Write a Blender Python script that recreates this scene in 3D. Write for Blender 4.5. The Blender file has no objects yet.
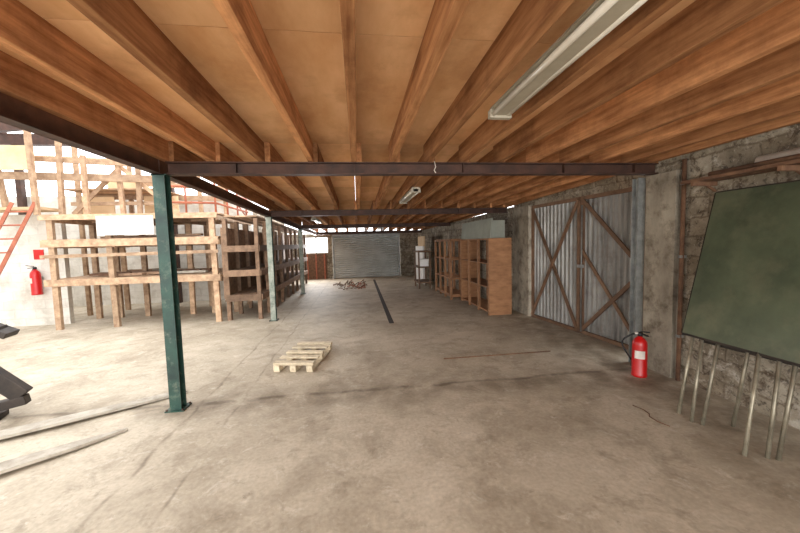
import bpy, math, random
from mathutils import Vector, Matrix
random.seed(7)
sc=bpy.context.scene
# ------------------------------------------------------------------ materials
def N(nt,t,**k):
    n=nt.nodes.new(t)
    for a,b in k.items(): setattr(n,a,b)
    return n
def mat(name,c1,c2,scale=(1,1,1),ns=3.0,rough=.8,metal=0.0,var=.25,stain=None,stain_scale=1.2,stain_amt=.6,bump=.15,detail=6,lo=.3,hi=.7,extra=None,smin=.48,smax=.68,spec=.5):
    m=bpy.data.materials.new(name); m.use_nodes=True; nt=m.node_tree; L=nt.links.new
    b=nt.nodes['Principled BSDF']; b.inputs['Roughness'].default_value=rough; b.inputs['Metallic'].default_value=metal; b.inputs['Specular IOR Level'].default_value=spec
    g=N(nt,'ShaderNodeNewGeometry'); mp=N(nt,'ShaderNodeMapping'); mp.inputs['Scale'].default_value=scale
    L(g.outputs['Position'],mp.inputs['Vector'])
    at=N(nt,'ShaderNodeAttribute',attribute_name='var')
    off=N(nt,'ShaderNodeVectorMath',operation='ADD')
    sc_=N(nt,'ShaderNodeMath',operation='MULTIPLY'); sc_.inputs[1].default_value=37.0
    L(at.outputs['Fac'],sc_.inputs[0]); L(mp.outputs[0],off.inputs[0]); L(sc_.outputs[0],off.inputs[1])
    n=N(nt,'ShaderNodeTexNoise'); n.inputs['Scale'].default_value=ns; n.inputs['Detail'].default_value=detail; n.inputs['Roughness'].default_value=.65
    L(off.outputs[0],n.inputs['Vector'])
    r=N(nt,'ShaderNodeValToRGB'); r.color_ramp.elements[0].position=lo; r.color_ramp.elements[1].position=hi
    r.color_ramp.elements[0].color=(*c1,1); r.color_ramp.elements[1].color=(*c2,1)
    L(n.outputs['Fac'],r.inputs[0]); col=r.outputs[0]
    if stain:
        n2=N(nt,'ShaderNodeTexNoise'); n2.inputs['Scale'].default_value=stain_scale; n2.inputs['Detail'].default_value=8; n2.inputs['Roughness'].default_value=.7
        L(g.outputs['Position'],n2.inputs['Vector'])
        mr=N(nt,'ShaderNodeMapRange'); mr.inputs['From Min'].default_value=smin; mr.inputs['From Max'].default_value=smax; mr.inputs['To Max'].default_value=stain_amt
        L(n2.outputs['Fac'],mr.inputs['Value'])
        mx=N(nt,'ShaderNodeMix',data_type='RGBA'); mx.inputs[7].default_value=(*stain,1)
        L(mr.outputs[0],mx.inputs[0]); L(col,mx.inputs[6]); col=mx.outputs[2]
    if extra: col=extra(nt,g,col)
    if var:
        hv=N(nt,'ShaderNodeHueSaturation')
        mr=N(nt,'ShaderNodeMapRange'); mr.inputs['To Min'].default_value=1-var; mr.inputs['To Max'].default_value=1+var
        L(at.outputs['Fac'],mr.inputs['Value']); L(mr.outputs[0],hv.inputs['Value']); L(col,hv.inputs['Color']); col=hv.outputs[0]
    L(col,b.inputs['Base Color'])
    if bump:
        bp=N(nt,'ShaderNodeBump'); bp.inputs['Strength'].default_value=bump; bp.inputs['Distance'].default_value=.02
        L(n.outputs['Fac'],bp.inputs['Height']); L(bp.outputs[0],b.inputs['Normal'])
    return m
def S(r,g,b):
    f=lambda v:((v/255+.055)/1.055)**2.4 if v>10 else v/255/12.92
    return (f(r),f(g),f(b))
def patches(nt,g,col,lst):
    L=nt.links.new
    for sc2,lo,hi,amt,c in lst:
        n4=N(nt,'ShaderNodeTexNoise'); n4.inputs['Scale'].default_value=sc2; n4.inputs['Detail'].default_value=10; n4.inputs['Roughness'].default_value=.72; n4.inputs['Distortion'].default_value=.5
        L(g.outputs['Position'],n4.inputs['Vector'])
        r=N(nt,'ShaderNodeMapRange'); r.inputs['From Min'].default_value=lo; r.inputs['From Max'].default_value=hi; r.inputs['To Max'].default_value=amt
        L(n4.outputs['Fac'],r.inputs['Value'])
        m=N(nt,'ShaderNodeMix',data_type='RGBA'); m.inputs[7].default_value=(*c,1); L(r.outputs[0],m.inputs[0]); L(col,m.inputs[6]); col=m.outputs[2]
    return col
def floor_extra(nt,g,col):
    L=nt.links.new
    sp=N(nt,'ShaderNodeSeparateXYZ')
    nz=N(nt,'ShaderNodeTexNoise'); nz.inputs['Scale'].default_value=2.2; nz.inputs['Detail'].default_value=8
    L(g.outputs['Position'],nz.inputs['Vector'])
    wob=N(nt,'ShaderNodeVectorMath',operation='MULTIPLY_ADD'); wob.inputs[1].default_value=(.14,.18,0)
    L(nz.outputs['Color'],wob.inputs[0]); L(g.outputs['Position'],wob.inputs[2]); L(wob.outputs[0],sp.inputs[0])
    brk=N(nt,'ShaderNodeTexNoise'); brk.inputs['Scale'].default_value=3.5; brk.inputs['Detail'].default_value=5
    L(g.outputs['Position'],brk.inputs['Vector'])
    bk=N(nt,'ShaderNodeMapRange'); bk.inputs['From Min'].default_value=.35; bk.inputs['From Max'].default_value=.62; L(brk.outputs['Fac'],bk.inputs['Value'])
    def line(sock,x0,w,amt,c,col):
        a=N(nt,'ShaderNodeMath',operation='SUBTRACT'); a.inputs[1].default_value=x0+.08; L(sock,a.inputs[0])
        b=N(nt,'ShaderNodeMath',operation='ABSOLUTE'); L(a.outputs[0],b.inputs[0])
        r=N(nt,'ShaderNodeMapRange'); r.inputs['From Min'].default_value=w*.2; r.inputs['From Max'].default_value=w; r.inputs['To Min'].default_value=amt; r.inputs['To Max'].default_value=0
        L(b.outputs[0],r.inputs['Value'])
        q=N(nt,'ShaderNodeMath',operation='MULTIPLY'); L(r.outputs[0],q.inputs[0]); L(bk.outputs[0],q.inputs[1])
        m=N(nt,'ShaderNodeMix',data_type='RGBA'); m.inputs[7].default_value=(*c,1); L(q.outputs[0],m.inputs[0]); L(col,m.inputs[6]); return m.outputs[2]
    col=patches(nt,g,col,((1.7,.48,.66,.6,S(126,112,92)),(.42,.46,.66,.4,S(144,130,110)),(5.5,.56,.68,.5,S(214,206,190)),(3.1,.55,.66,.45,S(116,102,82)),(13,.60,.70,.5,S(104,92,74)),(22,.62,.70,.5,S(222,214,200))))
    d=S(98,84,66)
    col=line(sp.outputs['Y'],3.72,.05,.8,S(82,68,54),col)
    col=line(sp.outputs['Y'],3.64,.45,.50,d,col)
    col=line(sp.outputs['X'],-1.30,.02,.5,d,col)
    col=line(sp.outputs['X'],-1.72,.022,.6,d,col)
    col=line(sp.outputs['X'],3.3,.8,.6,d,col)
    col=line(sp.outputs['Y'],8.2,.02,.4,d,col)
    n3=N(nt,'ShaderNodeTexNoise'); n3.inputs['Scale'].default_value=34; n3.inputs['Detail'].default_value=5; L(g.outputs['Position'],n3.inputs['Vector'])
    r=N(nt,'ShaderNodeMapRange'); r.inputs['From Min'].default_value=.3; r.inputs['From Max'].default_value=.75; r.inputs['To Min'].default_value=.88; r.inputs['To Max'].default_value=1.12
    L(n3.outputs['Fac'],r.inputs['Value'])
    h=N(nt,'ShaderNodeHueSaturation'); L(r.outputs[0],h.inputs['Value']); L(col,h.inputs['Color'])
    return h.outputs[0]
def mk_block(str_,pl):
    def block_extra(nt,g,col):
        L=nt.links.new
        sp=N(nt,'ShaderNodeSeparateXYZ'); L(g.outputs['Position'],sp.inputs[0])
        ad=N(nt,'ShaderNodeMath',operation='ADD'); L(sp.outputs['X'],ad.inputs[0]); L(sp.outputs['Y'],ad.inputs[1])
        cb=N(nt,'ShaderNodeCombineXYZ'); L(ad.outputs[0],cb.inputs[0]); L(sp.outputs['Z'],cb.inputs[1])
        nz=N(nt,'ShaderNodeTexNoise'); nz.inputs['Scale'].default_value=5; nz.inputs['Detail'].default_value=6; L(g.outputs['Position'],nz.inputs['Vector'])
        wb=N(nt,'ShaderNodeVectorMath',operation='MULTIPLY_ADD'); wb.inputs[1].default_value=(.09,.09,0); L(nz.outputs['Color'],wb.inputs[0]); L(cb.outputs[0],wb.inputs[2])
        br=N(nt,'ShaderNodeTexBrick'); br.inputs['Scale'].default_value=1.0; br.inputs['Brick Width'].default_value=.42; br.inputs['Row Height'].default_value=.21; br.inputs['Mortar Size'].default_value=.018; br.inputs['Mortar Smooth'].default_value=.9
        br.inputs['Color1'].default_value=(1,1,1,1); br.inputs['Color2'].default_value=(.62,.56,.48,1); br.inputs['Mortar'].default_value=(.38,.32,.26,1)
        L(wb.outputs[0],br.inputs['Vector'])
        m=N(nt,'ShaderNodeMix',data_type='RGBA',blend_type='MULTIPLY'); m.inputs[0].default_value=str_; L(col,m.inputs[6]); L(br.outputs['Color'],m.inputs[7]); col=m.outputs[2]
        return patches(nt,g,col,pl)
    return block_extra
M={}
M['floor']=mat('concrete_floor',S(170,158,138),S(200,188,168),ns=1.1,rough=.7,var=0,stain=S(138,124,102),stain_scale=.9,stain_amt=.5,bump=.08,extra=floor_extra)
M['joist']=mat('joist_timber',S(134,88,56),S(206,152,106),scale=(9,.7,9),ns=2.2,var=.3,rough=1,spec=.1,stain=S(92,56,36),stain_scale=2.2,stain_amt=.5,bump=.1)
M['ply']=mat('plywood_ceiling',S(210,158,108),S(240,196,150),scale=(1,.35,1),ns=3,var=.12,rough=1,spec=.1,stain=S(170,118,78),stain_scale=1.3,stain_amt=.5,bump=.03)
M['steel']=mat('dark_steel',S(48,34,28),S(86,58,46),ns=6,rough=.6,metal=.3,var=.1)
M['green']=mat('green_painted_steel',S(22,46,42),S(40,76,64),ns=5,rough=.5,var=.1,stain=S(120,128,110),stain_scale=9,stain_amt=.5,smin=.54,smax=.7)
M['palegreen']=mat('worn_green_steel',S(120,132,120),S(176,180,166),ns=5,rough=.5,var=.1,stain=S(50,70,62),stain_scale=6,stain_amt=.7)
M['galv']=mat('galvanised_steel',S(120,122,120),S(170,172,168),ns=7,rough=.5,metal=.5,var=.1)
M['block']=mat('rubble_blockwork',S(124,114,98),S(182,172,154),ns=2.6,var=0,rough=.95,stain=S(92,78,60),stain_scale=1.6,stain_amt=.6,bump=1,detail=10,extra=mk_block(.8,((7,.52,.62,.85,S(78,62,46)),(4,.55,.66,.75,S(204,196,182)),(18,.54,.62,.7,S(54,44,34)),(30,.57,.64,.5,S(190,180,164)))))
M['plaster']=mat('white_plaster',S(204,200,190),S(228,224,216),ns=2,var=0,stain=S(160,152,138),stain_scale=1.5,stain_amt=.5,extra=mk_block(.22,((3,.52,.66,.5,S(168,158,142)),)))
M['pil']=mat('concrete_pilaster',S(120,110,96),S(170,160,142),scale=(1,1,.5),ns=4,var=0,rough=.95,stain=S(80,66,50),stain_scale=5,stain_amt=.85,bump=.8,detail=10)
M['corr']=mat('corrugated_metal',S(128,126,122),S(182,180,174),scale=(3,3,.4),ns=2.5,rough=.45,metal=.35,var=.0,stain=S(100,86,74),stain_scale=2,stain_amt=.55)
M['roller']=mat('roller_metal',S(172,176,174),S(204,208,206),ns=2,rough=.5,metal=.2,var=0)
M['wood']=mat('rack_timber',S(148,116,90),S(206,176,144),scale=(3,3,3),ns=3,var=.3,stain=S(112,84,64),stain_scale=3,stain_amt=.45)
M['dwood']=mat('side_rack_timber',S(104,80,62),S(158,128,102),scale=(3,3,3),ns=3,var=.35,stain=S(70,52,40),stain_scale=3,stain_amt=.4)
M['brace']=mat('brace_timber',S(92,68,50),S(130,100,76),ns=6,var=.15)
M['redwood']=mat('cabinet_timber',S(132,92,62),S(170,124,86),scale=(2,2,6),ns=2,var=.2)
M['pale']=mat('pale_timber',S(146,138,124),S(190,182,168),scale=(1,1,8),ns=4,var=.12,stain=S(116,104,88),stain_scale=6,stain_amt=.6)
M['pallet']=mat('pallet_timber',S(184,168,140),S(226,212,184),scale=(6,6,6),ns=3,var=.15)
M['plypan']=mat('plywood_sheet',S(196,164,124),S(222,196,160),ns=2,var=.12)
M['whitepan']=mat('white_board',S(226,224,220),S(240,238,234),ns=2,var=.04)
M['rust']=mat('rusty_red_steel',S(140,74,52),S(184,110,82),ns=6,rough=.7,var=.1)
M['brust']=mat('brown_rusty_steel',S(84,56,40),S(132,98,72),ns=9,rough=.8,var=.15)
M['red']=mat('extinguisher_red',S(176,14,16),S(196,22,22),ns=2,rough=.3,var=0,bump=0)
M['black']=mat('black_rubber',S(18,18,18),S(30,30,30),ns=5,rough=.5,var=0,bump=0)
M['label']=mat('paper_label',S(196,186,176),S(226,218,208),ns=9,var=0,bump=0)
M['board']=mat('green_board',S(64,72,56),S(92,100,78),ns=2.2,rough=.3,var=0,stain=S(112,110,88),stain_scale=2.4,stain_amt=.6,bump=.03)
M['sage']=mat('sage_board',S(138,142,130),S(160,164,152),ns=2,var=.05)
M['lamp']=mat('lamp_housing',S(150,142,124),S(184,176,158),ns=3,rough=.45,var=0,bump=0)
M['tube']=mat('lamp_tube',S(200,194,180),S(220,214,200),ns=3,rough=.25,var=0,bump=0)
M['drain']=mat('dark_drain_metal',S(34,28,24),S(56,46,38),ns=9,var=0)  # dark metal of the floor drain strip
M['tubeleg']=mat('dirty_chrome',S(110,104,88),S(166,158,138),ns=8,rough=.4,metal=.5,var=.15)
M['machine']=mat('dark_machine_steel',S(30,26,24),S(64,54,46),ns=6,rough=.55,metal=.3,var=.1)
# ------------------------------------------------------------------ mesh builder
class MB:
    def __init__(s): s.v=[];s.f=[];s.m=[];s.r=[];s.mats=[];s.sm=[]
    def mi(s,m):
        if m not in s.mats: s.mats.append(m)
        return s.mats.index(m)
    def add(s,vs,fs,m,smooth=False,r=None):
        o=len(s.v); s.v+= [tuple(v) for v in vs]; r=random.random() if r is None else r; k=s.mi(m)
        for f in fs: s.f.append([i+o for i in f]); s.m.append(k); s.r.append(r); s.sm.append(smooth)
    def hexa(s,P,m,r=None):
        s.add(P,[(0,3,2,1),(4,5,6,7),(0,1,5,4),(1,2,6,5),(2,3,7,6),(3,0,4,7)],m,r=r)
    def box(s,x0,x1,y0,y1,z0,z1,m,r=None):
        s.hexa([(x0,y0,z0),(x1,y0,z0),(x1,y1,z0),(x0,y1,z0),(x0,y0,z1),(x1,y0,z1),(x1,y1,z1),(x0,y1,z1)],m,r)
    def beam(s,p0,p1,w,h,m,up=(0,0,1),r=None):
        p0=Vector(p0);p1=Vector(p1);d=(p1-p0).normalized();u=Vector(up)
        if abs(d.dot(u))>.98:u=Vector((0,1,0))
        a=d.cross(u).normalized()*(w/2);b=a.cross(d).normalized()*(h/2)
        P=[p0-a-b,p0+a-b,p0+a+b,p0-a+b]; Q=[p+(p1-p0) for p in P]
        s.add(P+Q,[(0,1,2,3),(7,6,5,4),(0,4,5,1),(1,5,6,2),(2,6,7,3),(3,7,4,0)],m,r=r)
    def tube(s,pts,rad,m,n=12):
        pts=[Vector(p) for p in pts]; rings=[]
        for i,p in enumerate(pts):
            d=(pts[min(i+1,len(pts)-1)]-pts[max(i-1,0)]).normalized()
            u=Vector((0,0,1)) if abs(d.z)<.9 else Vector((1,0,0))
            a=d.cross(u).normalized();b=d.cross(a).normalized()
            rings.append([p+(a*math.cos(2*math.pi*k/n)+b*math.sin(2*math.pi*k/n))*rad for k in range(n)])
        vs=[v for q in rings for v in q];fs=[]
        for i in range(len(pts)-1):
            for k in range(n):
                fs.append((i*n+k,i*n+(k+1)%n,(i+1)*n+(k+1)%n,(i+1)*n+k))
        fs.append(tuple(range(n))); fs.append(tuple((len(pts)-1)*n+k for k in range(n)))
        s.add(vs,fs,m,smooth=True)
    def lathe(s,prof,c,m,n=28,smooth=True):
        vs=[];fs=[]
        for (r,z) in prof:
            for k in range(n): vs.append((c[0]+r*math.cos(2*math.pi*k/n),c[1]+r*math.sin(2*math.pi*k/n),c[2]+z))
        for i in range(len(prof)-1):
            for k in range(n): fs.append((i*n+k,i*n+(k+1)%n,(i+1)*n+(k+1)%n,(i+1)*n+k))
        fs.append(tuple(range(n))[::-1]); fs.append(tuple((len(prof)-1)*n+k for k in range(n)))
        s.add(vs,fs,m,smooth=smooth)
    def build(s,name,bevel=0):
        me=bpy.data.meshes.new(name)
        V=[Vector(v) for v in s.v]
        mn=[min(v[i] for v in V) for i in range(3)];mxx=[max(v[i] for v in V) for i in range(3)]
        c=Vector(((mn[0]+mxx[0])/2,(mn[1]+mxx[1])/2,mn[2]))
        me.from_pydata([v-c for v in V],[],s.f)
        for m in s.mats: me.materials.append(M[m])
        at=me.attributes.new('var','FLOAT','FACE')
        for i,p in enumerate(me.polygons): p.material_index=s.m[i]; at.data[i].value=s.r[i]; p.use_smooth=s.sm[i]
        me.update()
        import bmesh
        bm=bmesh.new();bm.from_mesh(me);bmesh.ops.recalc_face_normals(bm,faces=bm.faces);bm.to_mesh(me);bm.free()
        o=bpy.data.objects.new(name,me); o.location=c; bpy.context.collection.objects.link(o)
        if bevel:
            b=o.modifiers.new('bevel','BEVEL'); b.width=bevel; b.segments=2; b.limit_method='ANGLE'
        return o
# ------------------------------------------------------------------ shell
b=MB(); b.box(-14,6,-6,19,-.2,0,'floor'); b.build('floor')
JB=2.52
def zj(y): return JB if y<3.7 else JB-.022*(y-3.7)
BY=[3.7,7.75,11.8,15.9]
b=MB()
segs=[-3]+BY+[16.6]
for i in range(len(segs)-1):
    y0,y1=segs[i],segs[i+1]
    xs=[-2.0]+[x for x in (-.92,.0,.85,1.7,2.55)]+[3.9]
    yy=y0
    while yy<y1-.01:
        ye=min(y1,yy+2.4)
        for k in range(len(xs)-1):
            z0=zj(yy)+.2;z1=zj(ye)+.2
            b.hexa([(xs[k]+.002,yy+.003,z0),(xs[k+1]-.002,yy+.003,z0),(xs[k+1]-.002,ye-.003,z1),(xs[k]+.002,ye-.003,z1),(xs[k]+.002,yy+.003,z0+.03),(xs[k+1]-.002,yy+.003,z0+.03),(xs[k+1]-.002,ye-.003,z1+.03),(xs[k]+.002,ye-.003,z1+.03)],'ply')
        yy=ye
b.box(-2.0,4.2,-3,4,JB+.24,JB+.28,'ply')
b.build('ceiling')
b=MB()
jx=[-1.86,-1.42,-.945,-.458,-.009,.41,.81,1.2,1.6,2.0,2.4,2.8,3.2,3.52]
for i in range(len(segs)-1):
    y0,y1=segs[i],segs[i+1]
    for x in jx:
        x+= (.05 if i%2 else 0)+random.uniform(-.012,.012)
        b.beam((x,y0-.04,zj(y0)+.1),(x+random.uniform(-.01,.01),y1+.04,zj(y1)+.1),.056,.2,'joist')
b.build('ceiling_joists',bevel=.003)
for y in BY:
    b=MB(); z=zj(y)-.001; x0,x1=-1.86,3.6
    b.box(x0,x1,y-.055,y+.055,z-.012,z,'steel'); b.box(x0,x1,y-.055,y+.055,z-.125,z-.112,'steel'); b.box(x0,x1,y-.006,y+.006,z-.112,z-.012,'steel')
    for x in (-1.2,0,1.2,2.4,3.3): b.box(x-.004,x+.004,y-.05,y+.05,z-.112,z-.012,'steel')
    b.build('steel_beam')
for i in range(len(segs)-1):
    b=MB()
    y0,y1=segs[i]+.005,segs[i+1]-.005
    b.beam((-1.95,y0,zj(y0)-.05),(-1.95,y1,zj(y1)-.05),.012,.17,'steel')
    b.beam((-1.91,y0,zj(y0)-.128),(-1.91,y1,zj(y1)-.128),.09,.012,'steel')
    b.build('mezzanine_edge_channel')
for k,y in enumerate(BY[:3]):
    b=MB(); x=-1.9; z1=zj(y)-.135; yy=y-.06; g1='palegreen' if k else 'green'
    b.box(x-.055,x+.055,yy-.055,yy-.045,.012,z1,g1,r=.5); b.box(x-.055,x+.055,yy+.045,yy+.055,.012,z1,'green',r=.5); b.box(x-.005,x+.005,yy-.045,yy+.045,.012,z1,'green',r=.5)
    b.box(x-.09,x+.09,yy-.09,yy+.09,0,.012,'green',r=.2); b.box(x-.07,x+.07,yy-.055,yy+.055,z1-.01,z1,'green',r=.2)
    for dx in (-.075,.075):
        for dy in (-.075,.075): b.lathe([(.012,0),(.012,.012)],(x+dx,yy+dy,.012),'steel',n=6,smooth=False)
    b.build('steel_post')
b=MB(); b.box(3.62,3.95,-6,3.36,0,2.70,'block'); b.build('wall_right')
b=MB(); b.box(3.55,3.95,3.37,3.76,0,2.38,'pil'); b.build('concrete_pilaster')
b=MB(); b.box(3.61,3.95,3.37,3.77,2.381,2.71,'block'); b.build('wall_right_head')
b=MB(); b.box(3.62,3.9,6.76,7.49,0,2.38,'pil'); b.build('wall_right_pier')
b=MB(); b.hexa([(3.62,7.5,0),(3.95,7.5,0),(3.4,16.6,0),(3.05,16.6,0),(3.62,7.5,2.42),(3.95,7.5,2.42),(3.4,16.6,2.2),(3.05,16.6,2.2)],'block'); b.build('wall_right_far')
b=MB(); b.hexa([(3.98,3.78,2.36),(4.3,3.78,2.36),(4.1,7.5,2.36),(3.66,7.5,2.36),(3.98,3.78,2.66),(4.3,3.78,2.66),(4.1,7.5,2.62),(3.66,7.5,2.62)],'block'); b.build('wall_door_lintel')
b=MB(); b.box(3.5,3.6,3.82,3.83,.0,2.38,'galv');b.box(3.5,3.6,3.91,3.92,0,2.38,'galv');b.box(3.545,3.555,3.83,3.91,0,2.38,'galv'); b.build('door_stanchion')
b=MB(); b.tube([(3.575,3.3,0),(3.575,3.3,2.48)],.022,'brust'); 
for z in (.5,1.4,2.2): b.box(3.55,3.619,3.28,3.32,z,z+.03,'galv')
b.build('wall_pipe')
def leaf(P0,P1,z0,z1,name,flip):
    P0=Vector((*P0,0));P1=Vector((*P1,0));d=(P1-P0);L=d.length;d.normalize();n=Vector((-d.y,d.x,0))
    if n.x>0:n=-n
    b=MB(); pitch=.10; k=int(L/pitch); pts=[]
    for i in range(k):
        s=i*L/k;w=L/k
        pts+=[(s,0),(s+w*.45,0),(s+w*.6,.032),(s+w*.85,.032)]
    pts.append((L,0))
    vs=[];fs=[]
    for s,o in pts:
        p=P0+d*s+n*o; vs+=[(p.x,p.y,z0),(p.x,p.y,z1)]
    for i in range(len(pts)-1): fs.append((2*i,2*i+2,2*i+3,2*i+1))
    b.add(vs,fs,'corr')
    def q(s,z,o=.06): p=P0+d*s+n*o; return (p.x,p.y,z)
    e=.03
    for s in (e,L-e): b.beam(q(s,z0),q(s,z1),.04,.055,'brace',up=tuple(d))
    for z in (z0+.03,z1-.03): b.beam(q(0,z),q(L,z),.04,.06,'brace')
    H=z1-z0
    if flip:
        b.beam(q(e,z0+.05,.08),q(L-e,z1-.05,.08),.025,.06,'brace'); b.beam(q(e,z1-.05,.085),q(L-e,z0+.05,.085),.025,.06,'brace')
    else:
        b.beam(q(L-e,z1-.05,.08),q(e,z0+H*.50,.08),.025,.06,'brace'); b.beam(q(e,z0+H*.50,.085),q(L-e,z0+.05,.085),.025,.06,'brace')
        b.beam(q(e,z0+.05,.08),q(L-e,z0+H*.62,.08),.025,.05,'brace')
    if name=='door_1': b.box(3.72,3.78,5.2,5.30,1.15,1.2,'galv'); b.tube([(3.76,5.24,.05),(3.76,5.24,2.2)],.012,'galv',n=8)
    return b.build(name)
leaf((3.98,4.1),(3.856,5.30),.006,2.35,'door_1',False)
leaf((3.85,5.32),(3.72,6.68),.006,2.35,'door_2',True)
# back wall
b=MB(); Y=16.65
b.box(2.12,3.3,Y,Y+.25,0,2.2,'block'); b.box(-1.22,2.12,Y,Y+.25,2.10,2.2,'block'); b.box(-1.4,-1.22,Y,Y+.25,0,2.2,'block')
b.box(-3.4,-1.4,Y,Y+.25,0,1.25,'block'); b.box(-3.4,-1.4,Y,Y+.25,2.05,2.2,'block'); b.box(-3.4,-2.6,Y,Y+.25,1.25,2.05,'block'); b.build('wall_back')
b=MB(); n=20; pr=[]; vs=[]; fs=[]
for i in range(n):
    z=i*2.02/n;h=2.02/n
    pr+=[(0,z),(.035,z+h*.25),(.045,z+h*.5),(.025,z+h*.8)]
pr.append((0,2.02))
for o,z in pr: vs+=[(-1.15,Y-.02-o,z),(2.05,Y-.02-o,z)]
for i in range(len(pr)-1): fs.append((2*i,2*i+1,2*i+3,2*i+2))
b.add(vs,fs,'roller'); b.box(-1.2,-1.12,Y-.09,Y-.01,0,2.06,'galv'); b.box(2.02,2.1,Y-.09,Y-.01,0,2.06,'galv'); b.box(-1.2,2.1,Y-.2,Y-.01,2.0,2.14,'galv'); b.build('roller_shutter_door')
b=MB(); b.box(-2.5,-1.5,Y-.06,Y-.01,0,1.22,'brust')
for x in (-2.4,-2.0,-1.6): b.box(x-.03,x+.03,Y-.09,Y-.06,0,1.22,'rust')
b.build('rusty_side_panel')
b=MB()
for x in (-2.6,-2.0,-1.44): b.box(x,x+.04,Y+.05,Y+.1,1.25,2.05,'whitepan')
b.box(-2.6,-1.4,Y+.05,Y+.1,1.25,1.29,'whitepan'); b.box(-2.6,-1.4,Y+.05,Y+.1,2.01,2.05,'whitepan'); b.build('window_1')
b=MB(); b.box(-13.7,-3.3,11.2,11.4,0,3.3,'plaster'); b.build('wall_left_back')
b=MB(); b.box(-3.6,-3.4,11.45,16.6,0,2.9,'block'); b.build('wall_left_side')
b=MB(); b.box(-14,-13.8,-6,11.4,0,4.2,'plaster'); b.build('wall_left')
b=MB(); b.box(-9.6,-6.6,8.5,8.62,0,2.5,'plaster'); b.build('wall_partition')
b=MB()
for y in (-2,2,6,10,): 
    b.beam((-13.7,y,4.4),(-2.2,y,5.6),.14,.26,'steel')
for k in range(7):
    x=-13.5+k*1.85; z=4.55+ (x+13.9)/11.7*1.2+.12
    b.beam((x,-5,z),(x,11.1,z),.07,.14,'steel')
b.box(-13.7,-2.1,10.9,11.1,4.7,5.0,'steel')
for x in (-13.5,-9.5,-5.5): b.box(x-.07,x+.07,10.95,11.09,0,4.8,'steel')
b.build('roof_frame')
# ------------------------------------------------------------------ rack facing camera
b=MB(); xs=[-6.35,-5.2,-4.15,-3.1]; ys=[7.9,9.0,10.1]; XR=-3.03
for yi,y in enumerate(ys):
    for x in xs:
        xx=x+random.uniform(-.05,.03)
        b.beam((xx,y,0),(xx+random.uniform(-.03,.03),y,2.36),.11,.075,'wood')
        if yi and x<-3.5: b.beam((xx+.5,y,0),(xx+.5,y,2.36),.08,.07,'wood')
for z,h in ((1.0,.14),(1.82,.15),(2.36,.09)):
    for yi,y in enumerate(ys):
        b.beam((-6.5,y-.06,z+random.uniform(-.02,.02)),(XR,y-.06,z),.045,h,'wood')
    for x in xs: b.beam((x+.06,7.85,z-.04),(x+.06,10.2,z-.04),.05,.1,'wood')
for z in (1.06,1.90,2.42):
    y=7.86
    while y<10.2:
        b.beam((-6.5,y+.1,z),(XR,y+.1,z),.19 if z>2 or random.random()>.25 else .12,.028,'wood'); y+=.205
b.beam((-6.5,7.8,1.56),(XR,7.8,1.58),.03,.07,'wood')
b.box(-5.4,-4.3,7.8,7.82,1.98,2.38,'whitepan')
for i in range(22):
    x=random.uniform(-6.2,-4.3); l=random.uniform(.5,1.3); y=random.uniform(8.0,9.6); z=random.choice((1.09,1.93))
    b.beam((x,y,z+.03),(min(x+l,-3.2),y+random.uniform(-.1,.1),z+.04),.12,.05,random.choice(('wood','pale','dwood','brust')))
b.build('timber_storage_rack')
b=MB()
for x,y,t in ((-6.6,7.95,4.25),(-6.4,8.3,4.1),(-5.9,8.3,3.75),(-5.35,8.6,4.2),(-5.0,8.6,3.6),(-4.7,9.2,3.9),(-5.9,9.8,4.3),(-4.2,9.9,3.7),(-3.6,10,3.4),(-5.2,9.9,4.2),(-6.9,9.5,4.3)):
    b.beam((x,y,2.44 if x>-6.7 else 0),(x+random.uniform(-.08,.08),y,t),.09,.07,'wood')
b.beam((-8.6,8.0,3.3),(-3.9,8.65,3.28),.05,.16,'wood'); b.beam((-8.6,8.0,3.72),(-4.6,8.7,3.62),.05,.1,'wood')
b.beam((-8.6,9.6,4.05),(-4.1,9.9,3.9),.05,.12,'wood'); b.beam((-6.6,9.3,3.0),(-3.4,9.95,3.0),.05,.12,'wood'); b.beam((-6.6,9.85,3.45),(-3.5,9.95,3.3),.05,.12,'wood')
b.beam((-6.4,8.6,2.5),(-5.4,8.7,3.6),.04,.09,'wood'); b.beam((-5.4,8.65,3.6),(-4.2,8.7,2.48),.04,.09,'wood')
b.beam((-6.5,8.7,2.75),(-3.9,8.7,2.75),.04,.08,'wood')
for k in range(6): b.beam((-6.6,8.75+.2*k,3.08),(-4.6,8.75+.2*k,3.08),.18,.03,'wood')
b.box(-8.8,-6.7,8.1,8.14,3.4,3.9,'plypan'); b.box(-5.3,-4.5,9.3,9.33,2.45,3.0,'plypan'); b.box(-6.5,-5.8,9.0,9.03,2.45,2.95,'plypan'); b.box(-8.8,-6.6,8.05,8.6,2.56,2.62,'plypan'); b.box(-6.3,-5.5,9.6,9.63,3.1,3.6,'plypan')
for x in (-8.7,-7.6): b.beam((x,8.45,2.6),(x,8.3,3.9),.08,.08,'wood')
b.build('timber_loft_frame')
b=MB()
for z in (2.8,3.15,3.5): b.tube([(-3.1,8.0,z-.15),(-3.1,10.2,z-.15)],.024,'rust'); b.tube([(-3.1,8.0,z-.15),(-4.3,7.95,z-.12)],.024,'rust')
for y in (8.0,8.7,9.4,10.1): b.tube([(-3.1,y,2.44),(-3.1,y,3.36)],.022,'rust')
b.tube([(-3.7,7.97,2.44),(-3.7,7.97,3.36)],.02,'rust');b.tube([(-4.3,7.95,2.44),(-4.3,7.95,3.4)],.022,'rust')
b.tube([(-3.1,8.0,3.35),(-3.1,10.1,2.5)],.016,'rust')
b.build('rusty_guard_rail')
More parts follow.
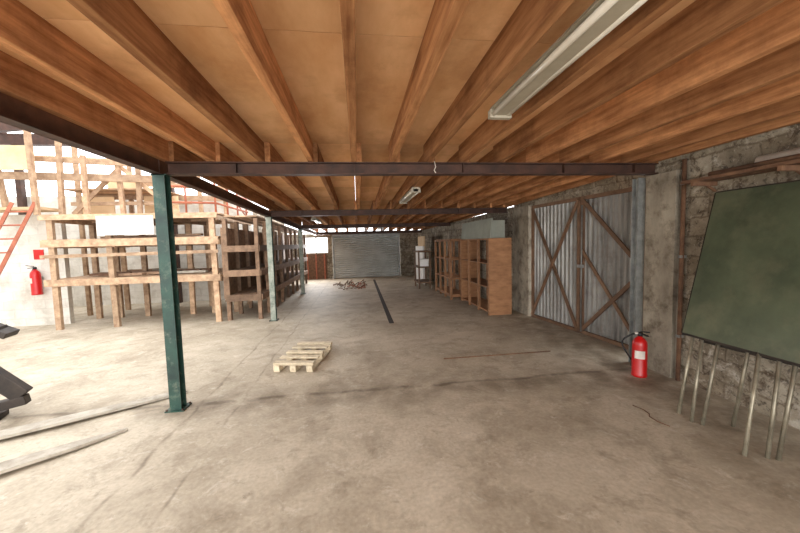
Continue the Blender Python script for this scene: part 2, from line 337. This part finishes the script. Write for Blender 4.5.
# rack along aisle
b=MB()
top=lambda y:2.34-.022*(y-8)
for y in (7.95,8.7,9.45,10.25,11.1,11.9,12.7,13.6,14.9):
    for x in (-2.25,-2.92): b.beam((x,y,0),(x,y,top(y)-.05),.08,.09,'dwood')
    for z in (.5,1.05,1.6): b.beam((-2.2,y,z),(-2.96,y,z),.05,.09,'dwood')
for z in (.56,1.12,1.67):
    for k in range(3): b.beam((-2.32-.24*k,7.9,z),(-2.32-.24*k,15,z),.21,.03,'dwood')
    b.beam((-2.19,7.9,z-.05),(-2.19,15,z-.05),.03,.14,'dwood')
    b.beam((-2.2,7.88,z-.05),(-2.97,7.88,z-.05),.03,.14,'dwood')
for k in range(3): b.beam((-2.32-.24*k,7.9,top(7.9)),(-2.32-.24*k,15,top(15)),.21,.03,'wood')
b.box(-3.0,-2.96,7.9,15,.5,2.1,'dwood')
b.build('timber_side_rack')
b=MB(); A=Vector((-8.05,7.42,0));B=Vector((-7.02,7.93,2.7));w=Vector((.42,.0,0))
for s in (0,1): b.beam(A+w*s,B+w*s,.035,.06,'rust')
for i in range(1,10):
    p=A+(B-A)*(i/9.7); b.tube([p,p+w],.016,'rust')
b.build('red_metal_ladder')
# ------------------------------------------------------------------ extinguishers
def exting(c,h,name,wall=False,rz=0):
    b=MB(); s=h/.6; x,y,z=c
    R=.085*s
    b.lathe([(R*.96,0),(R,.012*s),(R,.03*s),(R*.97,.035*s),(R*.97,.40*s),(R*.9,.445*s),(R*.62,.485*s),(R*.3,.505*s),(R*.28,.52*s)],c,'red')
    vs=[];fs=[];n=10
    for i in range(n+1):
        a=math.radians(190+ i*8)+rz
        for zz in (.24*s,.34*s): vs.append((x+R*.985*math.cos(a),y+R*.985*math.sin(a),z+zz))
    for i in range(n): fs.append((2*i,2*i+2,2*i+3,2*i+1))
    b.add(vs,fs,'label')
    b.lathe([(R*.3,.515*s),(R*.36,.52*s),(R*.36,.56*s),(R*.2,.565*s)],c,'black')
    b.beam((x,y-.02*s,z+.575*s),(x-.02*s,y-.15*s,z+.60*s),.028*s,.012*s,'black')
    b.beam((x,y-.02*s,z+.55*s),(x-.01*s,y-.13*s,z+.545*s),.026*s,.012*s,'black')
    b.lathe([(.015*s,0),(.02*s,.01*s),(.02*s,.02*s)],(x-.05*s,y,z+.545*s),'label',n=12)
    pts=[]
    for i in range(15):
        t=i/14
        pts.append((x-.03*s-.13*s*math.sin(t*3.1),y+.03*s+.07*s*math.sin(min(1,t*1.35)*2.5),z+(.545+.05*math.sin(t*3)-.38*t)*s))
    b.tube(pts,.011*s,'black',n=8)
    b.tube([pts[-1],(x-.02,y+.09*s,z+.10*s)],.016*s,'black',n=8)
    if wall: b.box(x-.03,x+.03,y,y+.14,z+.30*s,z+.36*s,'galv')
    return b.build(name)
exting((3.27,3.50,0),.56,'fire_extinguisher')
exting((-7.08,8.34,.72),.66,'fire_extinguisher',wall=True)
b=MB(); b.box(-7.2,-7.0,8.485,8.498,1.5,1.72,'red'); b.build('fire_extinguisher_sign')
# ------------------------------------------------------------------ pallet
b=MB(); ang=math.radians(-11); cx,cy=-.80,4.90
def T(u,v,z): return (cx+u*math.cos(ang)-v*math.sin(ang),cy+u*math.sin(ang)+v*math.cos(ang),z)
for u in (-.22,0,.22):
    b.beam(T(u,-.48,.012),T(u,.48,.012),.08,.022,'pallet')
    for v in (-.43,0,.43): b.beam(T(u,v-.06,.055),T(u,v+.06,.055),.08,.065,'pallet')
for v in (-.43,0,.43): b.beam(T(-.27,v,.097),T(.27,v,.097),.09,.018,'pallet')
for v in (-.43,-.22,0,.22,.43): b.beam(T(-.27,v,.115),T(.27,v,.115),.095,.018,'pallet')
b.build('wooden_pallet',bevel=.003)
# ------------------------------------------------------------------ leaning green board on tube legs
b=MB()
n0=Vector((3.12,2.85,.70));n1=Vector((3.50,2.90,2.06));f0=Vector((3.12,1.2,.70));f1=Vector((3.50,1.3,2.06))
nrm=(n1-n0).cross(f0-n0).normalized()
if nrm.x>0:nrm=-nrm
t=nrm*.028
b.hexa([n0,f0,f1,n1,n0-t,f0-t,f1-t,n1-t],'board')
for a,c in ((n0,n1),(n0,f0),(n1,f1),(f0,f1)): b.beam(a-t*.5,c-t*.5,.03,.02,'machine')
t2=-nrm*.05; dd=Vector((0,-.12,-.04))
b.hexa([n0+t2+dd,f0+t2,f1+t2,n1+t2+dd,n0+t2*1.5+dd,f0+t2*1.5,f1+t2*1.5,n1+t2*1.5+dd],'machine')
for (yt,yb,xb) in ((2.78,2.66,2.90),(2.70,2.52,2.88),(2.55,2.46,2.92),(2.32,2.40,3.15),(2.25,2.05,2.80),(2.12,2.00,2.93),(2.02,1.97,2.98),(1.6,1.5,2.9),(1.35,1.3,2.9)):
    b.tube([(xb,yb,0),(3.18,yt,.80)],.014,'tubeleg',n=10)
b.build('leaning_green_board')
b=MB()
for y in (3.0,2.3,1.6): 
    b.beam((3.615,y,2.16),(3.34,y,2.16),.03,.04,'brust'); b.beam((3.61,y,2.09),(3.5,y,2.15),.02,.02,'brust')
b.beam((3.40,1.2,2.195),(3.42,3.15,2.195),.10,.03,'brust')
b.beam((3.54,1.2,2.195),(3.54,3.0,2.195),.10,.03,'brust')
b.tube([(3.50,1.2,2.265),(3.50,2.55,2.265)],.055,'label'); b.tube([(3.40,1.2,2.235),(3.42,2.9,2.235)],.022,'brust')
b.build('wall_bracket_shelf')
# ------------------------------------------------------------------ cabinets on right
b=MB(); x0,x1=2.84,3.36
b.box(x0,x1,7.0,7.03,0,1.70,'redwood',r=.6); b.box(x0,x1,8.97,9.0,0,1.70,'redwood')
for y in (7.66,8.33):
    for x in (x0+.02,x1-.03): b.box(x-.02,x+.02,y-.02,y+.02,.0,1.67,'redwood')
for z in (.06,.6,1.13): b.box(x0,x1,7.03,8.97,z,z+.025,'redwood')
b.box(x0,x1,7.03,8.97,1.67,1.70,'redwood')
for y in (7.015,7.66,8.33,8.985): b.box(x0-.02,x0-.001,y-.03,y+.03,0,1.7,'redwood')
b.build('timber_shelf_cabinet',bevel=.002)
b=MB(); b.hexa([(2.88,7.05,1.705),(2.91,7.05,1.705),(2.91,9.1,1.705),(2.88,9.1,1.705),(2.93,7.05,2.14),(2.96,7.05,2.14),(2.96,9.1,2.14),(2.93,9.1,2.14)],'sage'); b.box(2.97,3.3,7.2,7.23,1.705,2.1,'sage'); b.box(2.97,3.3,8.9,8.93,1.705,2.1,'sage'); b.build('sage_painted_panel')
b=MB()
for y in (9.2,9.8,10.4,11.0):
    for x in (2.6,3.05): b.beam((x,y,0),(x,y,1.72),.06,.06,'redwood')
for z in (.1,.6,1.15,1.68):
    for x in (2.6,3.05): b.beam((x,9.17,z),(x,11.03,z),.04,.05,'redwood')
    for y in (9.2,9.8,10.4,11.0): b.beam((2.6,y,z),(3.05,y,z),.04,.05,'redwood')
b.box(2.59,3.07,9.2,11.0,1.71,1.725,'redwood'); b.box(2.59,3.07,9.2,11.0,.13,.145,'redwood')
b.build('open_timber_shelving')
b=MB()
for y in (11.7,12.5):
    for x in (2.15,2.55): b.beam((x,y,0),(x,y,1.35),.05,.05,'brace')
b.box(2.1,2.6,11.6,12.6,.75,.8,'brace'); b.box(2.1,2.6,11.6,12.6,1.3,1.35,'brace'); b.box(2.1,2.6,11.6,12.6,.2,.25,'brace'); b.box(2.2,2.5,11.7,12.2,.8,1.05,'whitepan')
b.build('workshop_stand')
b=MB(); b.box(2.55,2.62,13,14.6,0,1.5,'whitepan'); b.box(2.62,2.68,13.1,14.4,0,1.9,'plypan'); b.build('stacked_boards')
# ------------------------------------------------------------------ lamps (unlit fittings)
def fitting(x,y0,y1,z):
    b=MB(); b.hexa([(x-.07,y0,z-.03),(x+.07,y0,z-.03),(x+.07,y1,z-.03),(x-.07,y1,z-.03),(x-.05,y0,z),(x+.05,y0,z),(x+.05,y1,z),(x-.05,y1,z)],'lamp')
    b.box(x-.035,x+.035,y0,y1,z-.065,z-.03,'lamp')
    for dx in (-.05,.05): b.tube([(x+dx,y0+.04,z-.055),(x+dx,y1-.04,z-.055)],.017,'tube')
    for y in (y0,y1-.04): b.box(x-.072,x+.072,y,y+.04,z-.08,z-.03,'lamp')
    b.build('fluorescent_batten_light')
fitting(.95,.55,2.16,JB-.001); fitting(.88,4.9,6.3,zj(5.6)-.016); fitting(-1.1,9,10.4,zj(9.7)-.015); fitting(.9,12.2,13.4,zj(12.8)-.015)
b=MB(); b.tube([(.86,3.62,2.52),(.87,3.6,2.46),(.85,3.59,2.42),(.865,3.58,2.39)],.006,'label',n=8); b.build('hanging_cable')
# ------------------------------------------------------------------ floor items
b=MB(); b.hexa([(.60,6.8,.0),(.70,6.8,.0),(.76,15.4,.0),(.66,15.4,.0),(.60,6.8,.004),(.70,6.8,.004),(.76,15.4,.004),(.66,15.4,.004)],'drain'); b.build('floor_drain_channel')
b=MB(); b.tube([(1.15,4.50,.010),(2.75,4.50,.010)],.008,'brust',n=8); b.build('steel_rod')
def plank(pts,ws,name):
    b=MB(); vs=[];fs=[]
    for i,p in enumerate(pts):
        p=Vector(p); d=(Vector(pts[min(i+1,len(pts)-1)])-Vector(pts[max(i-1,0)])).normalized(); a=d.cross(Vector((0,0,1))).normalized()*ws[i]/2; u=Vector((0,0,.012))
        vs+=[p-a-u,p+a-u,p+a+u,p-a+u]
    for i in range(len(pts)-1):
        o=i*4
        for k in range(4): fs.append((o+k,o+(k+1)%4,o+4+(k+1)%4,o+4+k))
    fs+=[(0,1,2,3),(len(vs)-4,len(vs)-3,len(vs)-2,len(vs)-1)]
    b.add(vs,fs,'pale',r=.7); b.build(name)
plank([(-4.3,2.75,.015),(-3.9,2.95,.03),(-3.4,3.20,.04),(-2.9,3.46,.045),(-2.4,3.78,.03),(-2.02,4.05,.014)],[.17,.17,.17,.16,.13,.10],'warped_plank')
plank([(-3.6,1.95,.014),(-3.1,2.42,.03),(-2.7,2.78,.045),(-2.4,3.03,.03),(-2.15,3.26,.014)],[.18,.18,.16,.12,.02],'warped_plank')
b=MB()
for i in range(30):
    x=random.uniform(-.75,.35);y=random.uniform(12.2,14.0);a=random.uniform(0,3.1);l=random.uniform(.12,.3)
    b.tube([(x,y,.02),(x+l*math.cos(a),y+l*math.sin(a),.02+random.uniform(0,.2)),(x+l*1.4*math.cos(a+.6),y+l*1.4*math.sin(a+.6),.02)],.014,random.choice(('brust','brace','rust')),n=6)
b.build('scrap_metal_pile')
b=MB(); pts=[(2.62+.03*math.sin(i*1.3),2.85-i*.07+.02*math.cos(i*2),.005) for i in range(6)]; b.tube(pts,.004,'brust',n=6); b.build('loose_cable')
# left machine: dark steel clamp stand
b=MB(); X=-.14
b.beam((-4.3+X,3.50,.62),(-3.38+X,3.76,.90),.16,.08,'machine'); b.beam((-3.33+X,3.78,.84),(-3.58+X,3.72,.99),.20,.06,'machine')
b.beam((-3.80+X,3.66,.80),(-3.30+X,3.80,.20),.10,.15,'machine'); b.beam((-3.27+X,3.80,.16),(-4.0+X,3.58,.045),.10,.09,'machine')
b.beam((-3.98+X,3.58,.70),(-3.95+X,3.6,.02),.12,.10,'machine'); b.tube([(-3.72+X,3.5,.80),(-3.72+X,3.85,.80)],.055,'brust'); b.beam((-4.3+X,3.48,.03),(-3.45+X,3.74,.03),.20,.05,'machine')
b.box(-3.80+X,-3.62+X,3.55,3.68,.22,.44,'label'); b.beam((-3.95+X,3.58,.42),(-3.55+X,3.70,.46),.08,.05,'machine')
b.build('steel_clamp_stand',bevel=.008)
# ------------------------------------------------------------------ world + lights
w=bpy.data.worlds.new('sky'); sc.world=w; w.use_nodes=True; bg=w.node_tree.nodes['Background']; bg.inputs[0].default_value=(.985,.99,1,1); bg.inputs[1].default_value=4.1
def area(loc,rot,sx,sy,e,c=(1,1,1)):
    l=bpy.data.lights.new('area','AREA'); l.shape='RECTANGLE'; l.size=sx;l.size_y=sy;l.energy=e;l.color=c
    o=bpy.data.objects.new('added_area_light',l);o.location=loc;o.rotation_euler=rot;bpy.context.collection.objects.link(o)
area((0.5,-5.5,1.9),(math.radians(90),0,0),7,3,440,(1,.98,.96))  # added fill light behind the camera, no real fitting there
area((-2.0,16.3,1.65),(math.radians(-90),0,0),1.0,.7,130)  # added light strengthening the daylight from the back window
# ------------------------------------------------------------------ camera
f,yaw,pit,rol=335,.125,.070,-.027
F=Vector((math.sin(yaw)*math.cos(pit),math.cos(yaw)*math.cos(pit),-math.sin(pit))); Rt=Vector((math.cos(yaw),-math.sin(yaw),0)); U=Rt.cross(F)
c,s=math.cos(rol),math.sin(rol); R2=c*Rt+s*U; U2=-s*Rt+c*U
cd=bpy.data.cameras.new('camera'); cd.lens=f/800*36; cd.sensor_width=36; cd.clip_start=.05
co=bpy.data.objects.new('camera',cd); bpy.context.collection.objects.link(co)
m=Matrix((R2,U2,-F)).transposed().to_4x4(); m.translation=Vector((0,0,1.65)); co.matrix_world=m
sc.camera=co
sc.view_settings.view_transform='Standard'
sc.view_settings.exposure=0
